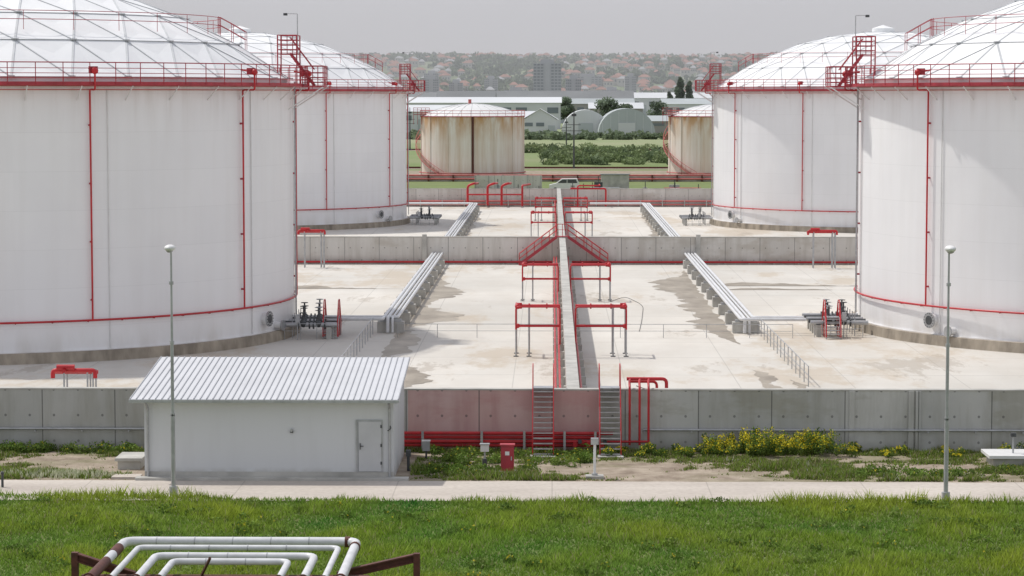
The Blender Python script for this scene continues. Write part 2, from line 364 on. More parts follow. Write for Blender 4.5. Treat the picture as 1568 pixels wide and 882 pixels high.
    for yy in(cy-.25,cy+.25): b.tube((lx,yy,1.),(lx,yy,T+.2),.03,'galv',5)
    z=1.2
    while z<T: b.tube((lx,cy-.25,z),(lx,cy+.25,z),.018,'galv',4); z+=.35
    rr=15.2; z=dz(rr)
    for hh in(1.1,.6): b.ring(cx,cy,z+hh,rr,.022,'redrail',96,5)
    for i in range(32): a=i*11.25; b.tube(P(cx,cy,rr,a,z),P(cx,cy,rr,a,z+1.1),.018,'redrail',5)
    for yy in(-.45,.45):
        pr=None
        for k in range(3):
            r=rr+1.7-1.7*k/2; p=Vector((cx+s*r,cy+yy,dz(r)+.05))
            b.tube(p,p+Vector((0,0,1.1)),.02,'redrail',5)
            if pr:
                for hh in(1.1,.6): b.tube(pr+Vector((0,0,hh)),p+Vector((0,0,hh)),.022,'redrail',5)
            pr=p
    b.lathe(cx,cy,[(1.3,dz(0)-.1),(1.3,dz(0)+.35),(0.02,dz(0)+.75)],'dome',24)
    for a,zz,rr2 in man:
        p=P(cx,cy,R-.05,a,zz); q=P(cx,cy,R+.35,a,zz); b.tube(p,q,rr2,'whitep',20); d=(q-p).normalized()
        b.tube(q,q+d*.07,rr2+.1,'galv',20); b.tube(q+d*.07,q+d*.09,rr2-.1,'dark',20)
        for k in range(14):
            t=2*pi*k/14; u=Vector((-d.y,d.x,0)); c=q+d*.07+(u*math.cos(t)+Vector((0,0,1))*math.sin(t))*(rr2+.03); b.tube(c,c+d*.05,.025,'dark',5)
        p=P(cx,cy,R-.05,a+5,.95); q=P(cx,cy,R+.5,a+5,.95); b.tube(p,q,.22,'whitep',14); b.tube(q,q+d*.08,.34,'galv',14)
    b.fin('oil_storage_tank')
big_tank(-36.2,157,19.7,[-67,-34,-1.5,30.7,63.3,96],1,[(71,1.5,.38)])
big_tank(39.7,161,19.7,[-91,-58.6,-26,6],-1,[(-57,1.5,.38)])
big_tank(-37.0,295,19.7,[3,35.9,66.5,98],1,[(60,1.5,.38)])
big_tank(38.8,293,19.7,[-95,-64.2,-33.5,-2],-1,[(-66,1.5,.38)])
# ---------------------------------------------------------------- small rusty tanks
def small_tank(cx,cy,R):
    b=MB(); T=11.3; b.lathe(cx,cy,[(R+.4,0),(R+.4,.4),(R,.41)],'conc',64); b.lathe(cx,cy,[(R,.4),(R,T)],'rtank',96)
    Rs=(R*R+2.4**2)/4.8; prof=[(R*k/8,T+math.sqrt(Rs*Rs-(R*k/8)**2)-(Rs-2.4)) for k in range(8,-1,-1)]
    prof[-1]=(.01,prof[-1][1]); b.lathe(cx,cy,prof,'whitep',64)
    for i in range(24):
        a=i*15; pr=None
        for r,z in prof[::2]:
            p=P(cx,cy,r,a,z+.03)
            if pr: b.tube(pr,p,.05,'batten',4)
            pr=p
    for i in range(14): a=i*360/14; b.beam(P(cx,cy,R+.06,a,.4),P(cx,cy,R+.06,a,T),.12,.1,'rtank')
    b.tube(P(cx,cy,R+.1,2,.4),P(cx,cy,R+.1,2,T),.22,'rust',6)
    for z in(.6,1.1): b.ring(cx,cy,T+z,R+.1,.045,'redfade',64,5)
    b.ring(cx,cy,T,R+.05,.09,'redrail',64,5); b.ring(cx,cy,.8,R+.25,.09,'redfade',64,5)
    for i in range(36): a=i*10; b.tube(P(cx,cy,R+.1,a,T),P(cx,cy,R+.1,a,T+1.1),.04,'redfade',4)
    n=60
    pr=None
    for i in range(n):
        a=-28-i*2.; z=T*(i/n)
        b.box(*(lambda p:(p.x-.35,p.x+.35,p.y-.35,p.y+.35,p.z,p.z+.05))(P(cx,cy,R+.5,a,z)),'redfade')
        p=P(cx,cy,R+.95,a,z+1.1)
        if pr: b.tube(pr,p,.05,'redfade',4); b.tube(pr-Vector((0,0,1.1)),p-Vector((0,0,1.1)),.08,'redfade',4)
        if i%3==0: b.tube(p-Vector((0,0,1.1)),p,.04,'redfade',4)
        pr=p
    b.box(cx-R-1.2,cx-R+1.8,cy-3,cy-.5,T+.3,T+.4,'redrail'); 
    for z in(.8,1.2,1.6): b.tube((cx-R-1.2,cy-3,T+z),(cx-R+1.8,cy-3,T+z),.06,'redrail',4); b.tube((cx-R-1.2,cy-3,T+z),(cx-R-1.2,cy-.5,T+z),.06,'redrail',4)
    for k in range(5): b.tube((cx-R-1.2+k*.75,cy-3,T-1.5),(cx-R-1.2+k*.75,cy-3,T+1.6),.05,'redrail',4)
    b.tube((cx-.5,cy-.5,T+2.3),(cx-.5,cy-.5,T+3.2),.3,'redfade',8)
    b.fin('rusty_storage_tank')
small_tank(-15,470,9.8); small_tank(31.8,470,9.8)
b=MB(); b.box(-90,90,440,440.4,0,.9,'conc'); b.tube((-90,439.5,1.1),(90,439.5,1.1),.16,'redfade'); b.tube((-90,439.1,.5),(90,439.1,.5),.16,'redfade')
for i in range(-20,21): b.box(i*4.4,i*4.4+.3,439,439.9,0,1.2,'rust')
b.fin('low_wall_with_red_pipes')
b=MB(); b.box(-12.5,-1.6,401,401.3,0,2.3,'wallm')
for i in range(6): b.box(-12.4+i*2.1,-12.25+i*2.1,400.9,401,0,2.3,'wall')
b.box(8,12.5,402,404.5,0,2.4,'conc'); b.box(7.8,12.7,401.8,404.7,2.4,2.5,'fd'); b.fin('grey_screen_wall')
b=MB()
for i in range(26):
    X=random.uniform(-30,40); Y=random.uniform(350,395); w=random.uniform(.5,2.2); h=random.uniform(.5,1.9); b.box(X-w/2,X+w/2,Y,Y+.8,0,h,random.choice(['conc','galv','dark','redfade','conc']))
    b.tube((X-w,Y-.3,h*.5),(X+w*2.5,Y-.3,h*.5),.12,random.choice(['redfade','galv','redrail']),6)
    b.tube((X,Y-.2,0),(X,Y-.2,h+.9),.06,'dark',5)
b.fin('pipe_yard_equipment')
# ---------------------------------------------------------------- pump building
b=MB(); x0,x1,y0,y1=-16.0,-6.2,96.55,103.6; 
zf=3.12; zb=3.88
vs=[(x0,y0,0),(x1,y0,0),(x1,y1,0),(x0,y1,0),(x0,y0,zf),(x1,y0,zf),(x1,y1,zb),(x0,y1,zb)]
b.add(vs,[(0,1,5,4),(1,2,6,5),(2,3,7,6),(3,0,4,7),(4,5,6,7)],'render')
ra=(-16.5,-5.95,96.05,103.95); z0=3.16;z1=3.99
b.add([(ra[0],ra[2],z0),(ra[1],ra[2],z0),(ra[1],ra[3],z1),(ra[0],ra[3],z1),(ra[0],ra[2],z0+.06),(ra[1],ra[2],z0+.06),(ra[1],ra[3],z1+.06),(ra[0],ra[3],z1+.06)],
 [(3,2,1,0),(4,5,6,7),(0,1,5,4),(1,2,6,5),(2,3,7,6),(3,0,4,7)],'roof')
n=42
for i in range(n+1):
    X=ra[0]+.03+(ra[1]-ra[0]-.06)*i/n; b.beam((X,ra[2]-.01,z0+.075),(X,ra[3]+.01,z1+.075),.035,.035,'seam')
b.box(ra[0],ra[1],ra[2]-.14,ra[2]-.003,z0-.06,z0+.05,'galv')
b.box(ra[0]+.1,ra[1]-.1,ra[2]+.02,y0-.002,z0-.1,z0-.01,'render')
b.path([(-15.85,96.0,3.1),(-15.85,96.44,2.85),(-15.85,96.44,.1)],.05,'galv'); b.path([(-6.35,96.0,3.1),(-6.35,96.44,2.85),(-6.35,96.44,.1)],.05,'galv')
b.box(x0-.3,x1+.6,95.98,y0-.001,0,.12,'conc'); b.box(x0+.0,x1,y0-.03,y0-.002,.12,.3,'conc')
dx0=-7.62;dx1=-6.68
b.box(dx0-.06,dx1+.06,y0-.05,y0-.003,.31,2.36,'galv'); b.box(dx0,dx1,y0-.075,y0-.051,.34,2.3,'door')
b.box(dx0+.02,dx0+.04,y0-.085,y0-.076,.34,2.3,'dark')
b.box(dx0+.1,dx0+.13,y0-.13,y0-.077,1.2,1.45,'dark'); b.box(dx0+.1,dx0+.25,y0-.15,y0-.13,1.32,1.35,'dark')
for z in(.6,1.3,2.05): b.box(dx1-.03,dx1+.03,y0-.09,y0-.076,z,z+.12,'dark')
b.tube((-10.2,y0-.12,1.95),(-10.2,y0-.002,1.95),.06,'galv'); b.box(-10.26,-10.14,y0-.06,y0-.001,1.85,1.95,'dark')
b.path([(-6.35,y0-.1,2.2),(-6.28,y0-.2,2.05),(-6.42,y0-.18,1.95)],.02,'dark')
b.fin('pump_house')
# ---------------------------------------------------------------- street lamps
def lamp(X,Y,h,side):
    b=MB(); b.tube((X,Y,0),(X,Y,.35),.16,'galv',12); b.tube((X,Y,.3),(X,Y,h*.33),.085,'galv',12); b.tube((X,Y,h*.33),(X,Y,h*.62),.065,'galv',12,.06); b.tube((X,Y,h*.62),(X,Y,h-.1),.05,'galv',12,.035)
    for z in(h*.33,h*.62,h*.86): b.tube((X,Y,z-.06),(X,Y,z+.06),.085,'galv',12)
    b.tube((X,Y,h-.15),(X+side*.05,Y-.1,h),.04,'galv',8)
    b.sphere((X,Y-.28,h+.02),.26,'whitep',.8,1.5,.5,14,8); b.sphere((X,Y-.33,h-.06),.2,'galv',.7,1.3,.5,12,6)
    b.box(X-.12,X+.12,Y-.05,Y+.12,h-.06,h+.06,'dark')
    b.fin('street_lamp')
lamp(-14.25,92.5,9.35,-1); lamp(14.65,91.6,9.4,1)
# ---------------------------------------------------------------- pipe racks
def rack(X,y0,y1,turn,name,near):
    b=MB(); z=1.0
    for k,dx in enumerate((-.42,-.14,.16,.44)):
        e=y0+.5+k*.45
        pts=[(near,e,z),(X+dx,e,z),(X+dx,y1-k*.4,z),(turn,y1-k*.4,z)]
        if k in(1,2): pts=[(X+dx,y0+1,.1),(X+dx,y0+1,z)]+pts[2:]
        b.path(pts,.11 if k!=2 else .075,'pipe',8,.35)
    yy=y0+1.5
    while yy<y1:
        if abs(yy-222.2)>1.2: b.box(X-.85,X+.85,yy,yy+.9,.02,.72,'conc'); b.box(X-.7,X+.7,yy+.2,yy+.45,.721,.88,'galv')
        yy+=6.6
    b.fin(name)
rack(-10.25,155.5,327,-19,'pipeline_on_supports',-13.6); rack(12.35,155.5,327,5,'pipeline_on_supports',16.)
b=MB(); b.rail([(13.3,128,0.02),(13.1,157,.02)],'galv',1.05,.028,2.1); b.fin('pipeline_handrail')
b=MB(); b.rail([(-11.3,126,0.02),(-11.3,156,.02)],'galv',1.05,.028,2.1); b.fin('pipeline_handrail')
b=MB(); b.rail([(-9.6,154,.02),(.3,154,.02)],'galv',.85,.02,2.6,(.5,)); b.rail([(1.6,154,.02),(15.,154,.02)],'galv',.85,.02,2.6,(.5,)); b.fin('cross_handrail')
# ---------------------------------------------------------------- red foam-line portals
def portal(Y,h,xl,xr,dep=4.0):
    b=MB()
    for sgn,xe,xi in((-1,xl,XC-.45),(1,xr,XC+.45)):
        b.path([(xe,Y,h*.55),(xe,Y,h),(xi,Y,h),(xi,Y,.75),(xi,Y+dep*2,.75)],.05,'red',8,.2)
        b.path([(xe-sgn*.1,Y+.5,h),(xi,Y+.5,h)],.1,'red'); b.path([(xe,Y+.1,h*.62),(xi,Y+.1,h*.62)],.075,'red')
        b.path([(xe,Y+dep*.5,h-.1),(xi,Y+dep*.5,h-.1)],.07,'red')
        for xx in (xe,xe-sgn*.75):
            for yy in(Y+.25,Y+dep*.5): b.tube((xx,yy,.02),(xx,yy,h),.05,'galv',6); b.box(xx-.14,xx+.14,yy-.14,yy+.14,.02,.06,'dark')
        b.tube((xe,Y-.1,h),(xe,Y+dep*.6,h),.06,'red'); b.tube((xe-sgn*.2,Y+.5,h-.15),(xe-sgn*.2,Y+.5,h+.18),.15,'red',8)
        b.sphere((xe-sgn*.1,Y+.3,h),.17,'red',n=8,m=6); b.sphere((xe-sgn*.1,Y+.1,h*.62),.14,'red',n=8,m=6)
        for q in(.3,.7): b.tube((xe+(xi-xe)*q-.04,Y+.5,h),(xe+(xi-xe)*q+.04,Y+.5,h),.16,'red',10)
    b.fin('red_foam_pipe_portal')
portal(142.5,2.93,-2.06,4.3); portal(181.5,2.7,-2.15,4.3,3); portal(263,2.75,-2.2,4.3); portal(300,2.75,-2.0,4.3)
b=MB()
for xx in(.42,.2): b.tube((xx,106,.75),(xx,221,.75),.06,'red',6)
for xx in(1.45,): b.tube((xx,106,.75),(xx,221,.75),.06,'red',6)
b.tube((.4,223,.75),(.4,338,.75),.06,'red',6); b.tube((1.5,223,.75),(1.5,338,.75),.06,'red',6); b.fin('red_fire_main')
def stand(x0,x1,Y,z,name='red_foam_pipe_portal'):
    b=MB(); b.path([(x0,Y,z-.35),(x0,Y,z),(x1,Y,z),(x1,Y,z-.35)],.1,'red'); b.tube((x0-.05,Y+.7,z-.15),(x1,Y+.7,z-.15),.09,'red')
    b.tube(((x0+x1)/2-.4,Y-.3,z),((x0+x1)/2-.4,Y+1,z),.09,'red'); b.tube((x0+.2,Y-.1,z+.15),(x0+1,Y-.1,z+.15),.12,'red')
    for xx in(x0+.5,x1-.35,x1-.1):
        for yy in(Y,Y+.7): b.tube((xx,yy,.02),(xx,yy,z),.045,'galv',6)
    b.fin(name)
stand(-22.3,-20.4,110,2.8); stand(-22.2,-19.9,217,3.3); stand(22.4,24.9,217,3.3)
b=MB()
for xx in(-11.4,-8.7,-6.8): b.path([(xx,336,.3),(xx,336,3.),(xx+.9,336,3.3),(xx+1.1,338,3.2),(xx+1.1,345,3.)],.16,'red',8,.5)
b.path([(-11.5,335.5,1.8),(-4,335.5,1.8),(-4,336,.3)],.1,'red'); b.path([(-4,336,.2),(-4,336,3),(-3,341,3)],.14,'red')
b.path([(2.5,336,2.6),(7.3,336,2.6),(7.3,336,.2)],.12,'red'); b.path([(3.5,336,.2),(3.5,336,3),(6.5,336,3),(6.5,340,3)],.1,'red'); b.fin('red_pipe_manifold')
def xstair(xa,xb,Y,h,w,name):
    b=MB(); n=12
    for yy in(Y,Y+w):
        b.beam((xa,yy,.05),(xb,yy,h),.06,.22,'redrail')
        b.tube((xa,yy,1.05),(xb,yy,h+1.05),.035,'red',6); b.tube((xa,yy,.6),(xb,yy,h+.6),.025,'red',6)
        for i in range(6):
            q=i/5; xx=xa+(xb-xa)*q; b.tube((xx,yy,h*q),(xx,yy,h*q+1.05),.03,'red',6)
    for i in range(n):
        q=(i+.5)/n; xx=xa+(xb-xa)*q; b.box(xx-.13,xx+.13,Y+.04,Y+w-.04,h*q-.02,h*q+.02,'redrail')
    b.fin(name)
xstair(-2.9,.45,220.4,2.55,.9,'red_crossover_stair'); xstair(5.0,1.45,220.4,2.55,.9,'red_crossover_stair')
b=MB(); b.box(.46,1.44,220.4,221.3,2.56,2.62,'redrail'); b.rail([(.46,220.4,2.6),(1.44,220.4,2.6)],'red',1.1,.03,.5); b.fin('stair_landing')
def fstair(x0,x1):
    b=MB(); ya,yb=102.75,104.5; h=H+.05; n=13
    for xx in(x0,x1):
        b.beam((xx,ya,0),(xx,yb,h),.04,.14,'galv')
        b.path([(xx,ya,.1),(xx,ya,1.0),(xx,yb,h+1.05),(xx,yb+.7,h+1.05),(xx,yb+.7,h)],.022,'red',6,.15)
        b.tube((xx,ya+.02,.55),(xx,yb,h+.55),.016,'red',5)
        for q in(.35,.7,1): b.tube((xx,ya+(yb-ya)*q,h*q),(xx,ya+(yb-ya)*q,h*q+1.),.02,'red',5)
    for i in range(n):
        q=(i+.6)/n; y=ya+(yb-ya)*q; b.box(x0+.03,x1-.03,y-.11,y+.11,h*q-.02,h*q+.015,'galv')
    b.box(x0,x1,yb-.02,yb+.75,h+.03,h+.07,'galv'); b.box(x0-.1,x1+.1,ya-.4,ya+.2,.005,.07,'conc')
    b.fin('steel_access_stair')
fstair(-.79,.08); fstair(2.02,2.9)
b=MB()
for z,yy in((.8,104.2),(.62,104.3),(.45,104.2),(.28,104.3)):
    b.path([(-6.3,yy,z),(2.0 if z<.7 else 2.6,yy,z)],.072,'red',10)
for X in(-5.5,-3,-1.2,.5,1.8):
    b.box(X,X+.1,104.0,104.13,0,.9,'galv')
for i in range(5): b.tube((1.0+i*.28,103.95,.35+.1*(i%2)),(1.0+i*.28,104.1,.35+.1*(i%2)),.11,'red',10)
b.tube((1.2,103.8,.5),(1.2,104.1,.5),.09,'dark'); b.tube((2.25,103.8,.5),(2.25,104.1,.5),.09,'dark')
for i,xx in enumerate((3.3,3.72,4.1)):
    b.path([(xx,104.25,.3),(xx,104.25,2.75),(xx,104.8,2.98+.0*i),(xx+.05,105.3,2.98)],.05,'red',8,.2)
b.path([(2.3,104.2,.45),(4.1,104.25,.45)],.05,'red')
b.path([(3.2,105.3,3.0),(4.9,105.3,3.0),(4.9,105.3,2.3)],.075,'red',8,.2); b.path([(3.3,105.6,2.85),(4.5,105.6,2.85),(4.5,105.6,2.1)],.06,'red',8,.2)
b.fin('red_fire_water_pipes')
# ---------------------------------------------------------------- valves & stiles near tanks
def valves(X,Y,s):
    b=MB(); random.seed(int(X*10)%97)
    for k in range(5):
        yy=Y-3+k*1.3; b.tube((X-s*1.4,yy,.9),(X+s*2.2,yy,.9),.14,'dark' if k%2 else 'galv',10)
        for j in(0,1):
            vx=X+s*(.1+j*.95-k*.1)
            for q in(-.35,.35): b.tube((vx+q,yy,.9),(vx+q+.08,yy,.9),.26,'dark',12)
            zt=1.6+.3*((k+j)%2)+random.uniform(0,.2)
            b.tube((vx,yy,.9),(vx,yy,zt),.05,'dark',8); b.sphere((vx,yy,.95),.22,'dark',n=10,m=6)
            for a in range(10):
                t0=2*pi*a/10;t1=2*pi*(a+1)/10
                b.tube((vx+.22*math.cos(t0),yy+.22*math.sin(t0),zt),(vx+.22*math.cos(t1),yy+.22*math.sin(t1),zt),.02,'galv' if j else 'dark',5)
            b.tube((vx-.22,yy,zt),(vx+.22,yy,zt),.02,'dark',4)
        b.box(X+s*1.7-.15,X+s*1.7+.15,yy-.2,yy+.2,.02,.76,'conc')
        b.tube((X-s*.6,yy+.3,.02),(X-s*.6,yy+.3,1.5),.03,'galv',5)
    b.box(X-.3,X-.05,Y-3.8,Y-3.5,1.1,1.6,'galv'); b.tube((X-.2,Y-3.6,0),(X-.2,Y-3.6,1.2),.03,'galv')
    b.rail([(X-s*1,Y-3.6,.02),(X+s*2,Y-3.6,.02)],'galv',1.,.02,1.)
    b.fin('valve_assembly')
valves(-15.5,156,1); valves(18.4,158,-1); valves(-15.3,293,1); valves(17.3,292,-1)
def stile(x0,x1,Y):
    b=MB()
    for xx in(x0,x1):
        b.beam((xx,Y-1.3,.05),(xx,Y-.35,1.3),.05,.15,'galv'); b.beam((xx,Y+.35,1.3),(xx,Y+1.3,.05),.05,.15,'galv')
        b.path([(xx,Y-1.3,.1),(xx,Y-1.3,1.),(xx,Y-.4,2.35),(xx,Y+.4,2.35),(xx,Y+1.3,1.),(xx,Y+1.3,.1)],.035,'red',6,.25)
        b.path([(xx,Y-1.3,.55),(xx,Y-.4,1.8),(xx,Y+.4,1.8),(xx,Y+1.3,.55)],.025,'red',6,.2)
        for yy in(-.4,.4): b.tube((xx,Y+yy,.05),(xx,Y+yy,2.3),.03,'red',5)
    for i in range(6):
        q=(i+.5)/6
        for sg in(-1,1): yy=Y+sg*(1.3-.95*q); b.box(x0+.03,x1-.03,yy-.1,yy+.1,1.3*q-.02,1.3*q+.02,'galv')
    b.box(x0,x1,Y-.4,Y+.4,1.28,1.33,'galv'); b.fin('pipe_crossing_stile')
stile(-14.2,-13.3,154.5); stile(17.0,17.9,154.5)
b=MB()
b.path([(4.4,128,.05),(5.6,124,.05),(7.4,125,.05),(8.4,120,.05),(8.2,117,.05),(6.9,118,.05),(7.2,121,.05),(8.6,119,.05)],.02,'black',6,2)
b.path([(4.3,181,.05),(5.5,186,.05),(6.6,178,.05),(6.,165,.05),(5.6,158,.05)],.015,'black',6,3); b.fin('rubber_hose')
# ---------------------------------------------------------------- small street furniture
b=MB(); b.box(-2.02,-1.5,98.1,98.45,.1,1.12,'redrail'); b.box(-2.06,-1.46,98.05,98.5,1.12,1.18,'redrail'); b.box(-1.97,-1.55,98.08,98.099,.2,1.05,'redrail')
b.box(-1.62,-1.58,98.05,98.08,.55,.7,'galv'); b.box(-1.85,-1.68,98.07,98.079,.75,.9,'whitep'); b.box(-2.1,-1.42,98.0,98.55,0,.1,'conc'); b.fin('red_hydrant_cabinet')
b=MB(); b.tube((-2.7,99.5,0),(-2.7,99.5,.75),.04,'galv'); b.tube((-2.7,99.5,0),(-2.7,99.5,.4),.1,'dark'); b.box(-2.87,-2.53,99.4,99.62,.7,.98,'whitep'); b.box(-2.9,-2.5,99.36,99.66,.98,1.02,'galv'); b.fin('electrical_junction_box')
b=MB(); b.box(-5.35,-5.05,102,102.2,.35,.75,'galv'); b.tube((-5.2,102.1,0),(-5.2,102.1,.4),.04,'dark'); b.box(-5.38,-5.02,101.96,102.24,.75,.79,'whitep'); b.fin('electrical_junction_box')
b=MB(); b.tube((1.7,97,.0),(1.7,97,1.45),.055,'whitep',10); b.box(1.35,2.05,96.7,97.3,0,.12,'conc'); b.box(1.55,1.85,96.9,97.1,1.35,1.6,'galv'); b.tube((1.7,97,.12),(1.7,97,.2),.12,'galv'); b.fin('marker_bollard')
b=MB(); b.tube((-5.75,98.8,0),(-5.75,98.8,.7),.06,'dark'); b.box(-5.85,-5.65,98.7,98.9,.6,.85,'dark'); b.fin('short_post')
b=MB(); b.tube((-21.1,94.2,0),(-21.1,94.2,.55),.05,'dark'); b.sphere((-21.1,94.2,.58),.07,'dark'); b.fin('short_post')
b=MB(); b.box(17.9,20,100,101.6,0,.4,'conc'); b.box(17.7,20.2,99.8,101.8,.4,.52,'whitep'); b.tube((18.8,100.6,.5),(18.8,100.6,1.3),.04,'galv'); b.box(18.7,18.9,100.5,100.7,1.2,1.35,'dark'); b.fin('concrete_hatch')
b=MB(); b.box(-17.5,-16.6,99,100.6,0,.35,'conc'); b.box(-17.6,-16.5,98.9,100.7,.35,.47,'conc'); b.box(-17.3,-16.2,96.4,97.2,0,.1,'path'); b.fin('concrete_hatch')
# ---------------------------------------------------------------- foreground pipe loops
b=MB(); z=2.2
for yt,xl,xr,r in((70.7,-12.3,-5.6,.135),(69.7,-11.75,-6.05,.085),(68.4,-11.05,-6.6,.11),(67.6,-10.45,-7.25,.095)):
    b.path([(xl,50,z),(xl,yt,z),(xr,yt,z),(xr,50,z)],r,'pipe',14,r*3)
    for xx in(xl,xr):
        for yy in(65,58): b.tube((xx,yy-.03,z),(xx,yy+.03,z),r+.05,'rust',14)
    k=xl+.9
    while k<xr-.5: b.tube((k,yt,z),(k+.025,yt,z),r+.012,'galv',14); k+=1.1
b.tube((-12.3,69.6,z),(-12.3,68.6,z),.15,'rust',14); b.tube((-12.3,67.6,z),(-12.3,64,z),.14,'rust',14)
b.tube((-5.6,69.9,z),(-5.6,69.75,z),.16,'rust',14); b.tube((-5.95,70.7,z),(-5.8,70.7,z),.16,'rust',14)
for xa,za,xb,zb in((-13.3,2.3,-11.6,1.75),(-3.75,2.3,-5.9,1.8)):
    b.beam((xa,68.3,za),(xb,68.3,zb),.22,.04,'rust'); b.beam((xa,68.3,za-.2),(xb,68.3,zb-.2),.22,.04,'rust'); b.beam((xa,68.3,za-.1),(xb,68.3,zb-.1),.03,.2,'rust')
    b.box(xa-.09,xa+.09,68.2,68.4,0,za+.02,'rust'); b.box(xb-.08,xb+.08,68.2,68.4,0,zb,'rust')
b.box(-12.9,-5,67.1,67.3,1.7,1.9,'rust'); b.box(-12.9,-5,60,60.2,1.7,1.9,'rust')
for xx in(-12.8,-9,-5.1):
    for yy in(67.2,60.1): b.box(xx-.08,xx+.08,yy-.08,yy+.08,0,1.7,'rust')
b.beam((-9.6,67.2,1.9),(-9.2,66,2.6),.06,.06,'rust')
b.fin('pipe_expansion_loop')
# ---------------------------------------------------------------- vegetation
def colmesh(name,V,F,C,mat):
    me=bpy.data.meshes.new(name); nv=len(V); nf=len(F); k=F.shape[1]
    o=V.mean(0); o[2]=0
    me.vertices.add(nv); me.vertices.foreach_set('co',(V-o).astype(np.float32).ravel())
    me.loops.add(nf*k); me.loops.foreach_set('vertex_index',F.astype(np.int32).ravel())
    me.polygons.add(nf); me.polygons.foreach_set('loop_start',np.arange(0,nf*k,k,dtype=np.int32)); me.update(calc_edges=True)
    a=me.color_attributes.new('Col','FLOAT_COLOR','POINT'); a.data.foreach_set('color',np.concatenate([C,np.ones((nv,1))],1).astype(np.float32).ravel())
    me.materials.append(M[mat]); me.validate()
    ob=bpy.data.objects.new(name,me); scene.collection.objects.link(ob); ob.location=o; return ob
def vnoise(x,y,sc,seed):
    r=np.random.default_rng(seed); s=0
    for i in range(9):
        a=r.uniform(0,2*pi); f=sc*r.uniform(.4,2.6); s=s+np.sin((x*np.cos(a)+y*np.sin(a))*f+r.uniform(0,6.28)+1.3*np.sin((x*np.sin(a)-y*np.cos(a))*f*.6))
    return s/9*1.8
def blades(px,py,h,w,col,lean=.5):
    n=len(px); a=rng.uniform(0,2*pi,n); dx=np.cos(a)*w/2; dy=np.sin(a)*w/2; b=rng.uniform(0,2*pi,n); l=h*lean*rng.uniform(.2,1,n)
    V=np.empty((n,3,3)); V[:,0]=np.stack([px-dx,py-dy,np.zeros(n)],1); V[:,1]=np.stack([px+dx,py+dy,np.zeros(n)],1)
    V[:,2]=np.stack([px+np.cos(b)*l,py+np.sin(b)*l,h],1)
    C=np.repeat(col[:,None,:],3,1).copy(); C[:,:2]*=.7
    return V.reshape(-1,3),np.arange(3*n).reshape(n,3),C.reshape(-1,3)
n=340000
px=rng.uniform(-26,26,n); py=62+31.5*rng.uniform(0,1,n)**.9
edge=91.15+1.5*np.clip((-5-px)/16,0,1)+.5*np.clip((px-4)/16,0,1)+.3*vnoise(px,py*0,1.3,5); k=py<edge; edge=edge[k]; px=px[k];py=py[k]; n=len(px)
v=vnoise(px,py,.6,1); v2=vnoise(px,py,2.6,2); v3=vnoise(px,py,.25,33)
h=(.09+.12*np.clip(v+.8*v2+.4,0,2))*rng.uniform(.6,1.5,n); h=np.where(py>edge-.8,h*1.4,h)
base=np.stack([.255+.09*v+.06*v2+.07*v3,.385+.07*v+.06*v2+.03*v3,.055+.02*v2],1)*rng.uniform(.6,1.35,(n,1))
dry=rng.uniform(0,1,n)<.06; base[dry]=np.array([.42,.40,.20])
base=np.clip(base,.025,.65)
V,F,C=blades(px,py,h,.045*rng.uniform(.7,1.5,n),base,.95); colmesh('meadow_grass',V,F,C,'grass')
g=[(.14,.23,.04),(.19,.28,.055)]
n=210000; px=rng.uniform(-26,26,n); py=rng.uniform(96.3,104.4,n)
d=vnoise(px,py*1.8,.55,8)+.7*vnoise(px,py,2.6,9)
bare=((px>-.5)&(px<9.5)&(py<101.2))|((px<-16.5)&(py>98.0)&(py<102.6))
d=d+np.where(bare,-.5,-.1)+np.where(py>103.2,.3,0)+np.where((px>10)&(py<99.5),.35,0)
inb=(px>-16.7)&(px<-5.6)&(py<104)
k=(d+rng.normal(0,.2,n)>0)&~inb; px=px[k];py=py[k];n=len(px)
h=(.07+.18*np.clip(d[k],0,1.2))*rng.uniform(.5,1.5,n)
base=np.stack([.23+0*px,.32+0*px,.06+0*px],1)*rng.uniform(.5,1.4,(n,1)); fl=(rng.uniform(0,1,n)<.03); base[fl]=np.array([.6,.6,.5]); dr=(rng.uniform(0,1,n)<.2); base[dr]=np.array([.38,.33,.19])
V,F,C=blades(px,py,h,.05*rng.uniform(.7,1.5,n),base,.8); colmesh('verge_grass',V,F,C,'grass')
def leafmass(cs,per,size,cols,flower=None,ff=0.):
    out=[];cc=[]
    for (cx,cy,cz,rx,ry,rz) in cs:
        m=per; u=rng.normal(size=(m,3)); u/=np.linalg.norm(u,axis=1)[:,None]; r=rng.uniform(.25,1,m)**.5
        p=np.array([cx,cy,cz])+u*r[:,None]*np.array([rx,ry,rz]); p[:,2]=np.maximum(p[:,2],.02)
        a=rng.normal(size=(m,3)); a/=np.linalg.norm(a,axis=1)[:,None]; bb=np.cross(a,rng.normal(size=(m,3))); bb/=np.linalg.norm(bb,axis=1)[:,None]
        s=size*rng.uniform(.6,1.5,m)[:,None]
        q=np.stack([p-a*s,p+bb*s*.7,p+a*s,p-bb*s*.7],1)
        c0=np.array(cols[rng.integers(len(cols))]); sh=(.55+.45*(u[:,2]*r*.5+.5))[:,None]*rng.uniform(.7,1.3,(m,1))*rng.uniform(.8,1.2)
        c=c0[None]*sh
        if flower is not None:
            fm=(rng.uniform(0,1,m)<ff*rng.uniform(.1,1.8))&(u[:,2]>-.1); c[fm]=np.array(flower)*rng.uniform(.8,1.1)
        out.append(q.reshape(-1,3)); cc.append(np.repeat(c,4,0))
    V=np.concatenate(out); C=np.concatenate(cc); return V,np.arange(len(V)).reshape(-1,4),C
cs=[]
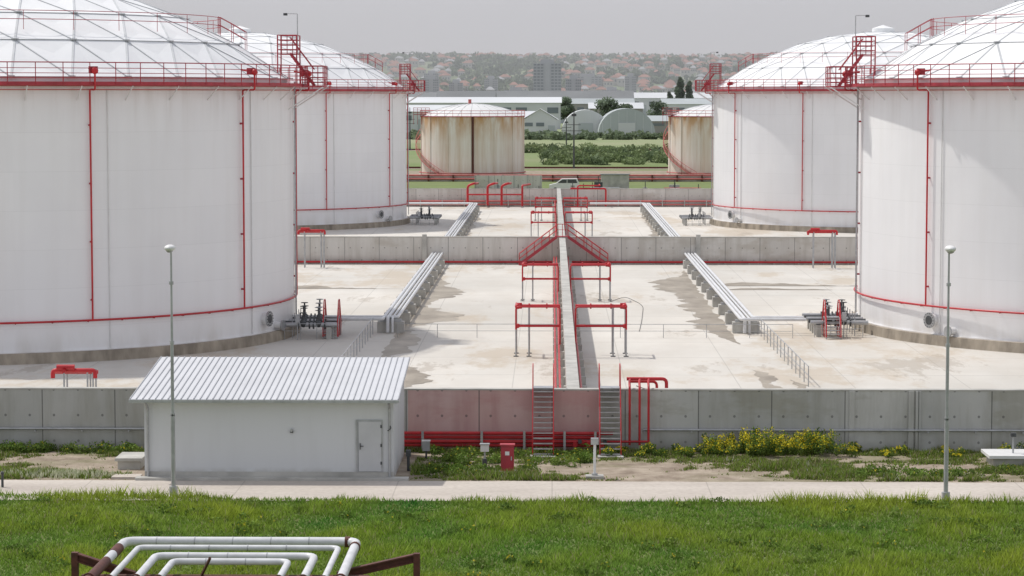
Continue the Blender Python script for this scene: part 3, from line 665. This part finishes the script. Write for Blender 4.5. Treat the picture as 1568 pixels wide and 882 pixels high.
cent=[(4.2,.35,8),(5.3,.3,8),(6.6,.55,14),(7.6,.65,16),(8.6,.8,26),(9.5,.65,18),(10.4,.7,14),(11.3,.7,20),(12.2,.45,8),(14.5,.3,7),(17,.3,6),(3.0,.3,5),(19.,.35,6)]
for X0,hh,m in cent:
    for i in range(m):
        H2=hh*rng.uniform(.45,1.25); cs.append((X0+rng.normal()*.42,rng.uniform(102.6,104.2),H2*.75,rng.uniform(.12,.3),.22,H2*.6))
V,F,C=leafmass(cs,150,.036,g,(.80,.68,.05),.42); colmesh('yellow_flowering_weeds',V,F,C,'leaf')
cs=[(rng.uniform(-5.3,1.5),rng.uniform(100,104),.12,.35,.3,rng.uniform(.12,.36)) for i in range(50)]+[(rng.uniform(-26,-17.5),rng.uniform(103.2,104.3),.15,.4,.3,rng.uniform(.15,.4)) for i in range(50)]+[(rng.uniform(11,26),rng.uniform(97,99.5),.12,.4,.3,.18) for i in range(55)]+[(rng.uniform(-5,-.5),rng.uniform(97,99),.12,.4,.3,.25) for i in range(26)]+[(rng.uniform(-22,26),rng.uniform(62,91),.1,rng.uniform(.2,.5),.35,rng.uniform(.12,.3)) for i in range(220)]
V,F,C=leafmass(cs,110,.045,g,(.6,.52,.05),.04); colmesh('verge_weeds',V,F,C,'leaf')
n=1100; px=rng.normal(-19.6,1.1,n); py=rng.normal(97.3,.35,n); V,F,C=blades(px,py,rng.uniform(.1,.3,n),.07+0*px,np.tile(np.array([.68,.70,.5]),(n,1))); colmesh('white_wildflowers',V,F,C,'grass')
gr=[(.20,.26,.12),(.25,.31,.15),(.16,.21,.11)]
cs=[]
for i in range(105):
    X=rng.uniform(0,28)+rng.normal()*2; sc=rng.uniform(.5,1.1); cs.append((X,rng.uniform(545,660),rng.uniform(.3,1.2)*sc,rng.uniform(1.2,3),2.5,rng.uniform(1,2.3)*sc))
for i in range(60): cs.append((rng.uniform(-70,90),rng.uniform(640,720),.6,3,3,rng.uniform(.5,1.4)))
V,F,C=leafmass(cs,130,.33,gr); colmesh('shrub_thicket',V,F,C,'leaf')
cs=[]
for i in range(120):
    X=rng.uniform(-110,110); cs.append((X,rng.uniform(860,905),rng.uniform(.4,1.4),rng.uniform(2,4),3,rng.uniform(.8,2.4)))
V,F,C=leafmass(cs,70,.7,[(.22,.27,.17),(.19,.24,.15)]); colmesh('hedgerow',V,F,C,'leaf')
def tree(x,y,h,rx,col,name='broadleaf_tree',pop=False):
    b=MB(); b.tube((x,y,0),(x,y,h*.5),h*.03,'trunk',7,h*.015)
    cs=[]
    k=16 if not pop else 22
    for i in range(k):
        q=i/k
        if pop: zz=h*(.12+.85*q); rr=rx*(1-abs(q-.35)*1.1)*.9; cs.append((x+rng.normal()*rx*.2,y+rng.normal()*rx*.2,zz,max(.3,rr),max(.3,rr),h*.09))
        else:
            a=rng.uniform(0,6.28); d=rx*rng.uniform(0,.75); zz=h*rng.uniform(.35,.88); cs.append((x+d*math.cos(a),y+d*math.sin(a),zz,rx*.42,rx*.42,h*.14)); b.tube((x,y,h*.3),(x+d*math.cos(a),y+d*math.sin(a),zz),h*.012,'trunk',5,h*.004)
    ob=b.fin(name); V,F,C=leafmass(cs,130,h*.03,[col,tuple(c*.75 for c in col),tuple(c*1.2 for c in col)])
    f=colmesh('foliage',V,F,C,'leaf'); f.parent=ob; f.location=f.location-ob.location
tree(76,1480,26,3.4,(.15,.20,.13),'poplar_tree',True); tree(82,1490,24,3.2,(.16,.21,.14),'poplar_tree',True); tree(70.5,1500,18,3,(.17,.22,.14),'poplar_tree',True)
for X,Y,h,r in((62,1010,11,6),(72,1040,13,7),(58,960,8,5),(27,1150,15,8),(34,1180,12,6),(-12,1015,7,4),(-5,990,6,4),(-24,1600,16,8),(120,1100,12,7),(-120,1100,12,7),(52,1220,13,6),(-50,1240,15,6),(8,1240,15,6)):
    tree(X,Y,h,r,(.20,.25,.175))
# ---------------------------------------------------------------- background buildings
def shed(x0,x1,y0,y1,h,rh,wm,rm,name,bays=8,axis='x'):
    b=MB(); b.box(x0,x1,y0,y1,0,h,wm); o=.6
    if axis=='x':
        ym=(y0+y1)/2; b.add([(x0-o,y0-o,h),(x1+o,y0-o,h),(x1+o,ym,h+rh),(x0-o,ym,h+rh),(x0-o,y1+o,h),(x1+o,y1+o,h)],[(0,1,2,3),(3,2,5,4)],rm)
        b.add([(x0,y0,h),(x0,y1,h),(x0,ym,h+rh),(x1,y0,h),(x1,y1,h),(x1,ym,h+rh)],[(0,2,1),(3,4,5)],wm)
    else:
        xm=(x0+x1)/2; b.add([(x0-o,y0-o,h),(x0-o,y1+o,h),(xm,y1+o,h+rh),(xm,y0-o,h+rh),(x1+o,y0-o,h),(x1+o,y1+o,h)],[(0,3,2,1),(3,4,5,2)],rm)
        b.add([(x0,y0,h),(x1,y0,h),(xm,y0,h+rh),(x0,y1,h),(x1,y1,h),(xm,y1,h+rh)],[(0,1,2),(3,5,4)],wm)
    w=(x1-x0)/bays
    for i in range(bays):
        X=x0+w*i
        if i%4==2: b.box(X+w*.2,X+w*.8,y0-.15,y0-.02,0,h*.65,'fg')
        else: b.box(X+w*.15,X+w*.85,y0-.15,y0-.02,h*.6,h*.82,'fwin')
    b.fin(name)
shed(-170,4,1150,1190,12.2,2.6,'fw','fr','white_warehouse',24)
shed(-160,-41,1010,1030,9,2.6,'fw','fr','white_warehouse',16)
shed(-44,-7,960,980,6,3.4,'fw','fr','white_warehouse',8); shed(-11,2.,950,975,6.2,4.2,'fw','fr','white_warehouse',3,'y')
shed(-60,-30,1300,1320,14,4,'fb','fd','brick_factory',7)
shed(-37,49,1500,1530,13,5.5,'fg','fd','long_factory_hall',18); shed(-30,46,1400,1420,11,3,'fb','fg','long_factory_hall',14)
shed(19,46,1260,1280,9,3,'fb','fr','brown_depot',6); shed(40,140,1020,1045,5,2.2,'fb','fg','brown_depot',14); shed(60,150,1350,1380,11,3,'fw','fg','white_warehouse',14)
shed(90,190,1150,1180,9,3,'fw','fr','white_warehouse',12); shed(-100,-45,1700,1730,14,4,'fw','fd','white_warehouse',12); shed(30,120,1800,1830,14,4,'fw','fr','white_warehouse',16)
def hangar(x0,x1,y0,y1,h,mat,name,k=16):
    b=MB(); xm=(x0+x1)/2; r=(x1-x0)/2; n=18; vs=[]
    for y in(y0,y1):
        for i in range(n+1):
            a=pi*i/n; vs.append((xm-r*math.cos(a)*1.0,y,h*math.sin(a)**.85))
    b.add(vs,[(i,i+1,n+2+i,n+1+i) for i in range(n)],mat,True)
    b.add([(xm,y0,0)]+vs[:n+1],[(0,i+2,i+1) for i in range(n)],mat); b.add([(xm,y1,0)]+vs[n+1:],[(0,i+1,i+2) for i in range(n)],mat)
    b.box(xm-r*.3,xm+r*.3,y0-.2,y0-.03,0,h*.5,'fw' if mat=='fg' else 'fg')
    for i in range(7): X=xm-r*.85+i*r*.283; b.box(X,X+.12,y0-.1,y0-.01,0,h*(max(.05,1-((X-xm)/r)**2))**.5*.93,'fr')
    b.fin(name)
hangar(3.7,22,945,975,10,'fw','arched_hangar'); hangar(17.2,38.5,925,960,10.6,'fg','arched_hangar')
def tower(x0,x1,y,h,name,fl=16):
    b=MB(); zb=hz(x0,y) if y>2300 else 0; zb=max(0,zb-1); b.box(x0,x1,y,y+18,0,h+zb,'ftow'); b.box(x0+(x1-x0)*.25,x1-(x1-x0)*.25,y+4,y+14,h+zb,h+zb+4,'ftow')
    w=(x1-x0)/8
    for f in range(fl):
        z=zb+h*(f+.3)/fl
        for i in range(8):
            if i in(3,4) : continue
            b.box(x0+w*i+w*.15,x0+w*i+w*.85,y-.4,y-.05,z,z+h/fl*.5,'ftwin')
    b.box(x0+w*3.2,x0+w*4.8,y-.8,y-.05,0,h+zb+1,'ftow')
    b.fin(name)
# hills
def hz(X,Y):
    u=(Y-2600)/2600; u=max(0,min(1.,u)); s=u*u*(3-2*u)
    return s*(92+16*mnoise.noise(Vector((X/900,Y/1500,1)))+9*mnoise.noise(Vector((X/250,Y/500,4))))+ (4*mnoise.noise(Vector((X/120,Y/200,7))) if u>.1 else 0) -1
tower(-18,9,2400,47,'apartment_tower'); tower(14,30,2550,33,'apartment_tower',11)
for q in((-150,-132,2900,34,12),(-120,-104,2900,30,12),(-230,-200,3000,30,10),(-90,-72,3300,24,9),(-60,-30,3100,16,6),(60,84,3000,20,7),(95,110,3250,28,9),(130,170,2900,15,5),(-180,-160,3500,22,8),(30,70,3500,16,5)):
    tower(*q[:4],'apartment_tower',q[4])
nx,ny=160,50; vs=[];
for j in range(ny+1):
    Y=2300+(5800-2300)*j/ny
    for i in range(nx+1):
        X=-4500+9000*i/nx; vs.append((X,Y,hz(X,Y)))
b=MB(); b.add(vs,[(j*(nx+1)+i,j*(nx+1)+i+1,(j+1)*(nx+1)+i+1,(j+1)*(nx+1)+i) for j in range(ny) for i in range(nx)],'hill',True); b.fin('distant_hills')
cs=[]
for i in range(9000):
    Y=rng.uniform(1950,5300); X=rng.uniform(-1,1)*(450+Y*.2)
    if mnoise.noise(Vector((X/160,Y/260,2)))<-.15 and Y<4900: continue
    r=rng.uniform(5,12)*(Y/4500+.3); cs.append((X,Y,hz(X,Y)+r*.35,r,r,r*.62))
V,F,C=leafmass(cs,26,3.6,[(.13,.18,.09),(.17,.22,.12),(.10,.15,.08)]); colmesh('hillside_woodland',V,F,C,'leaf')
b=MB()
for i in range(2600):
    Y=rng.uniform(2300,5200); X=rng.uniform(-1,1)*(400+Y*.2)
    if mnoise.noise(Vector((X/160,Y/260,2)))>.15: continue
    z=hz(X,Y)+2; w=rng.uniform(4,9);d=rng.uniform(4,7);h=rng.uniform(4,10); b.box(X-w,X+w,Y-d,Y+d,z-3,z+h,'fhw')
    b.add([(X-w-1,Y-d-1,z+h),(X+w+1,Y-d-1,z+h),(X+w+1,Y+d+1,z+h),(X-w-1,Y+d+1,z+h),(X-w*.3,Y,z+h+4),(X+w*.3,Y,z+h+4)],[(0,1,5,4),(1,2,5),(2,3,4,5),(3,0,4)],'ftr' if rng.uniform()<.8 else 'ftow')
    for k in(-.6,0,.6): b.box(X+k*w-1,X+k*w+1,Y-d-.3,Y-d-.05,z+h*.4,z+h*.7,'ftwin')
b.fin('hillside_houses')
# distant atmospheric haze: a real scattering volume over the town and hills
hm=bpy.data.materials.new('atmospheric_haze'); hm.use_nodes=True; ht=hm.node_tree; ht.nodes.remove(ht.nodes['Principled BSDF'])
vsn=ht.nodes.new('ShaderNodeVolumeScatter'); vsn.inputs['Color'].default_value=(.95,.975,1,1); vsn.inputs['Density'].default_value=.00023; vsn.inputs['Anisotropy'].default_value=.0
ht.links.new(vsn.outputs[0],ht.nodes['Material Output'].inputs['Volume']); M['haze']=hm
b=MB(); b.box(-7000,7000,1250,7200,-6,260,'haze'); b.fin('haze')
wavy('dirt_track',-300,300,455,505,.012,'dirt',3,12,120)
b=MB()
for Y in(520,523,700,703): b.box(-400,400,Y,Y+.15,.02,.3,'rust')
for i in range(60): b.box(-150+i*5,-149.4+i*5,697,706,.0,.12,'dark')
b.fin('railway_tracks')
sheet('railway_ballast',-400,400,690,712,.01,'dirt'); sheet('railway_ballast',-400,400,514,530,.018,'dirt')
def mast(X,Y,h):
    b=MB(); b.tube((X,Y,0),(X,Y,h),.22,'dark',6,.1)
    for q in(.62,.72): b.beam((X-1.4,Y,h*q),(X+1.4,Y,h*q),.12,.12,'dark'); [b.tube((X+k,Y,h*q),(X+k,Y,h*q+.4),.07,'galv') for k in(-1.2,1.2)]
    b.box(X-.5,X+.5,Y-.3,Y+.3,h*.86,h*.9,'dark'); b.fin('utility_pole')
mast(4.6,520,12.7); mast(-40,700,12); mast(45,690,12); mast(4,690,9)
b=MB(); vx,vy=-.4,392
prof=[(0,.45),(0,1.1),(1.1,1.35),(1.95,2.05),(4.4,2.1),(4.75,1.3),(4.8,.45)]
vs=[(vx+p[0],vy+k,p[1]) for k in(0,1.85) for p in prof]; m=len(prof)
b.add(vs,[tuple(range(m)),tuple(range(2*m-1,m-1,-1))]+[(i,i+m,(i+1)%m+m,(i+1)%m) for i in range(m)],'whitep')
for p in(((1.3,1.4),(2.05,1.95),(2.75,1.98),(2.75,1.4)),((2.85,1.4),(2.85,1.98),(4.2,1.98),(4.45,1.4))):
    b.add([(vx+q[0],vy-.01,q[1]) for q in p],[(3,2,1,0)],'dark'); b.add([(vx+q[0],vy+1.86,q[1]) for q in p],[(0,1,2,3)],'dark')
for xx in(.95,3.85):
    for yy in(-.02,1.65): b.tube((vx+xx,vy+yy,.36),(vx+xx,vy+yy+.22,.36),.36,'black',16); b.tube((vx+xx,vy+yy-.01,.36),(vx+xx,vy+yy+.23,.36),.18,'galv',12)
b.box(vx-.05,vx+.05,vy+.1,vy+1.75,.45,.65,'dark'); b.fin('parked_van')
# ---------------------------------------------------------------- light
S=Vector((-.55,.35,1)).normalized(); el=math.asin(S.z); az=math.atan2(S.x,S.y)
w=bpy.data.worlds.new('World'); scene.world=w; w.use_nodes=True; nt=w.node_tree; bg=nt.nodes['Background']
sky=nt.nodes.new('ShaderNodeTexSky'); sky.sky_type='NISHITA'; sky.sun_disc=False; sky.sun_elevation=el; sky.sun_rotation=az%(2*pi)
sky.air_density=1.0; sky.dust_density=1.5; sky.ozone_density=1.5; sky.altitude=100
hs=nt.nodes.new('ShaderNodeHueSaturation'); hs.inputs['Saturation'].default_value=.5
nt.links.new(sky.outputs[0],hs.inputs['Color'])
tc=nt.nodes.new('ShaderNodeTexCoord'); sp=nt.nodes.new('ShaderNodeSeparateXYZ'); nt.links.new(tc.outputs['Generated'],sp.inputs[0])
mr=nt.nodes.new('ShaderNodeMapRange'); nt.links.new(sp.outputs[2],mr.inputs[0])
for i,v in enumerate((0.,.5,.9,.5)): mr.inputs[i+1].default_value=v
mx=nt.nodes.new('ShaderNodeMix'); mx.data_type='RGBA'; nt.links.new(mr.outputs[0],mx.inputs[0]); nt.links.new(hs.outputs[0],mx.inputs[6]); 
cr=nt.nodes.new('ShaderNodeTexNoise'); cr.inputs['Scale'].default_value=2.5; cr.inputs['Detail'].default_value=4; mp=nt.nodes.new('ShaderNodeMapping'); mp.inputs['Scale'].default_value=(1,1,5); nt.links.new(tc.outputs['Generated'],mp.inputs[0]); nt.links.new(mp.outputs[0],cr.inputs['Vector'])
mc=nt.nodes.new('ShaderNodeMix'); mc.data_type='RGBA'; nt.links.new(cr.outputs['Fac'],mc.inputs[0]); mc.inputs[6].default_value=(4.4,4.42,4.85,1); mc.inputs[7].default_value=(5.1,5.05,5.4,1)
nt.links.new(mc.outputs[2],mx.inputs[7])
nt.links.new(mx.outputs[2],bg.inputs[0]); bg.inputs[1].default_value=.15
L=bpy.data.lights.new('sun','SUN'); L.energy=2.75; L.angle=math.radians(1.2); L.color=(1,.96,.9)
lo=bpy.data.objects.new('sun',L); scene.collection.objects.link(lo); lo.rotation_euler=S.to_track_quat('Z','Y').to_euler(); lo.location=(-50,50,80)
# ---------------------------------------------------------------- camera
cd=bpy.data.cameras.new('camera'); cam=bpy.data.objects.new('camera',cd); scene.collection.objects.link(cam); scene.camera=cam
cd.sensor_width=36; cd.lens=3800/1568*36; cd.clip_start=.5; cd.clip_end=20000
cam.location=(0,0,15); cam.rotation_euler=(math.radians(90)-math.atan(293/3800),0,math.atan(61/3800))
scene.view_settings.view_transform='Standard'; scene.view_settings.look='None'; scene.view_settings.exposure=0
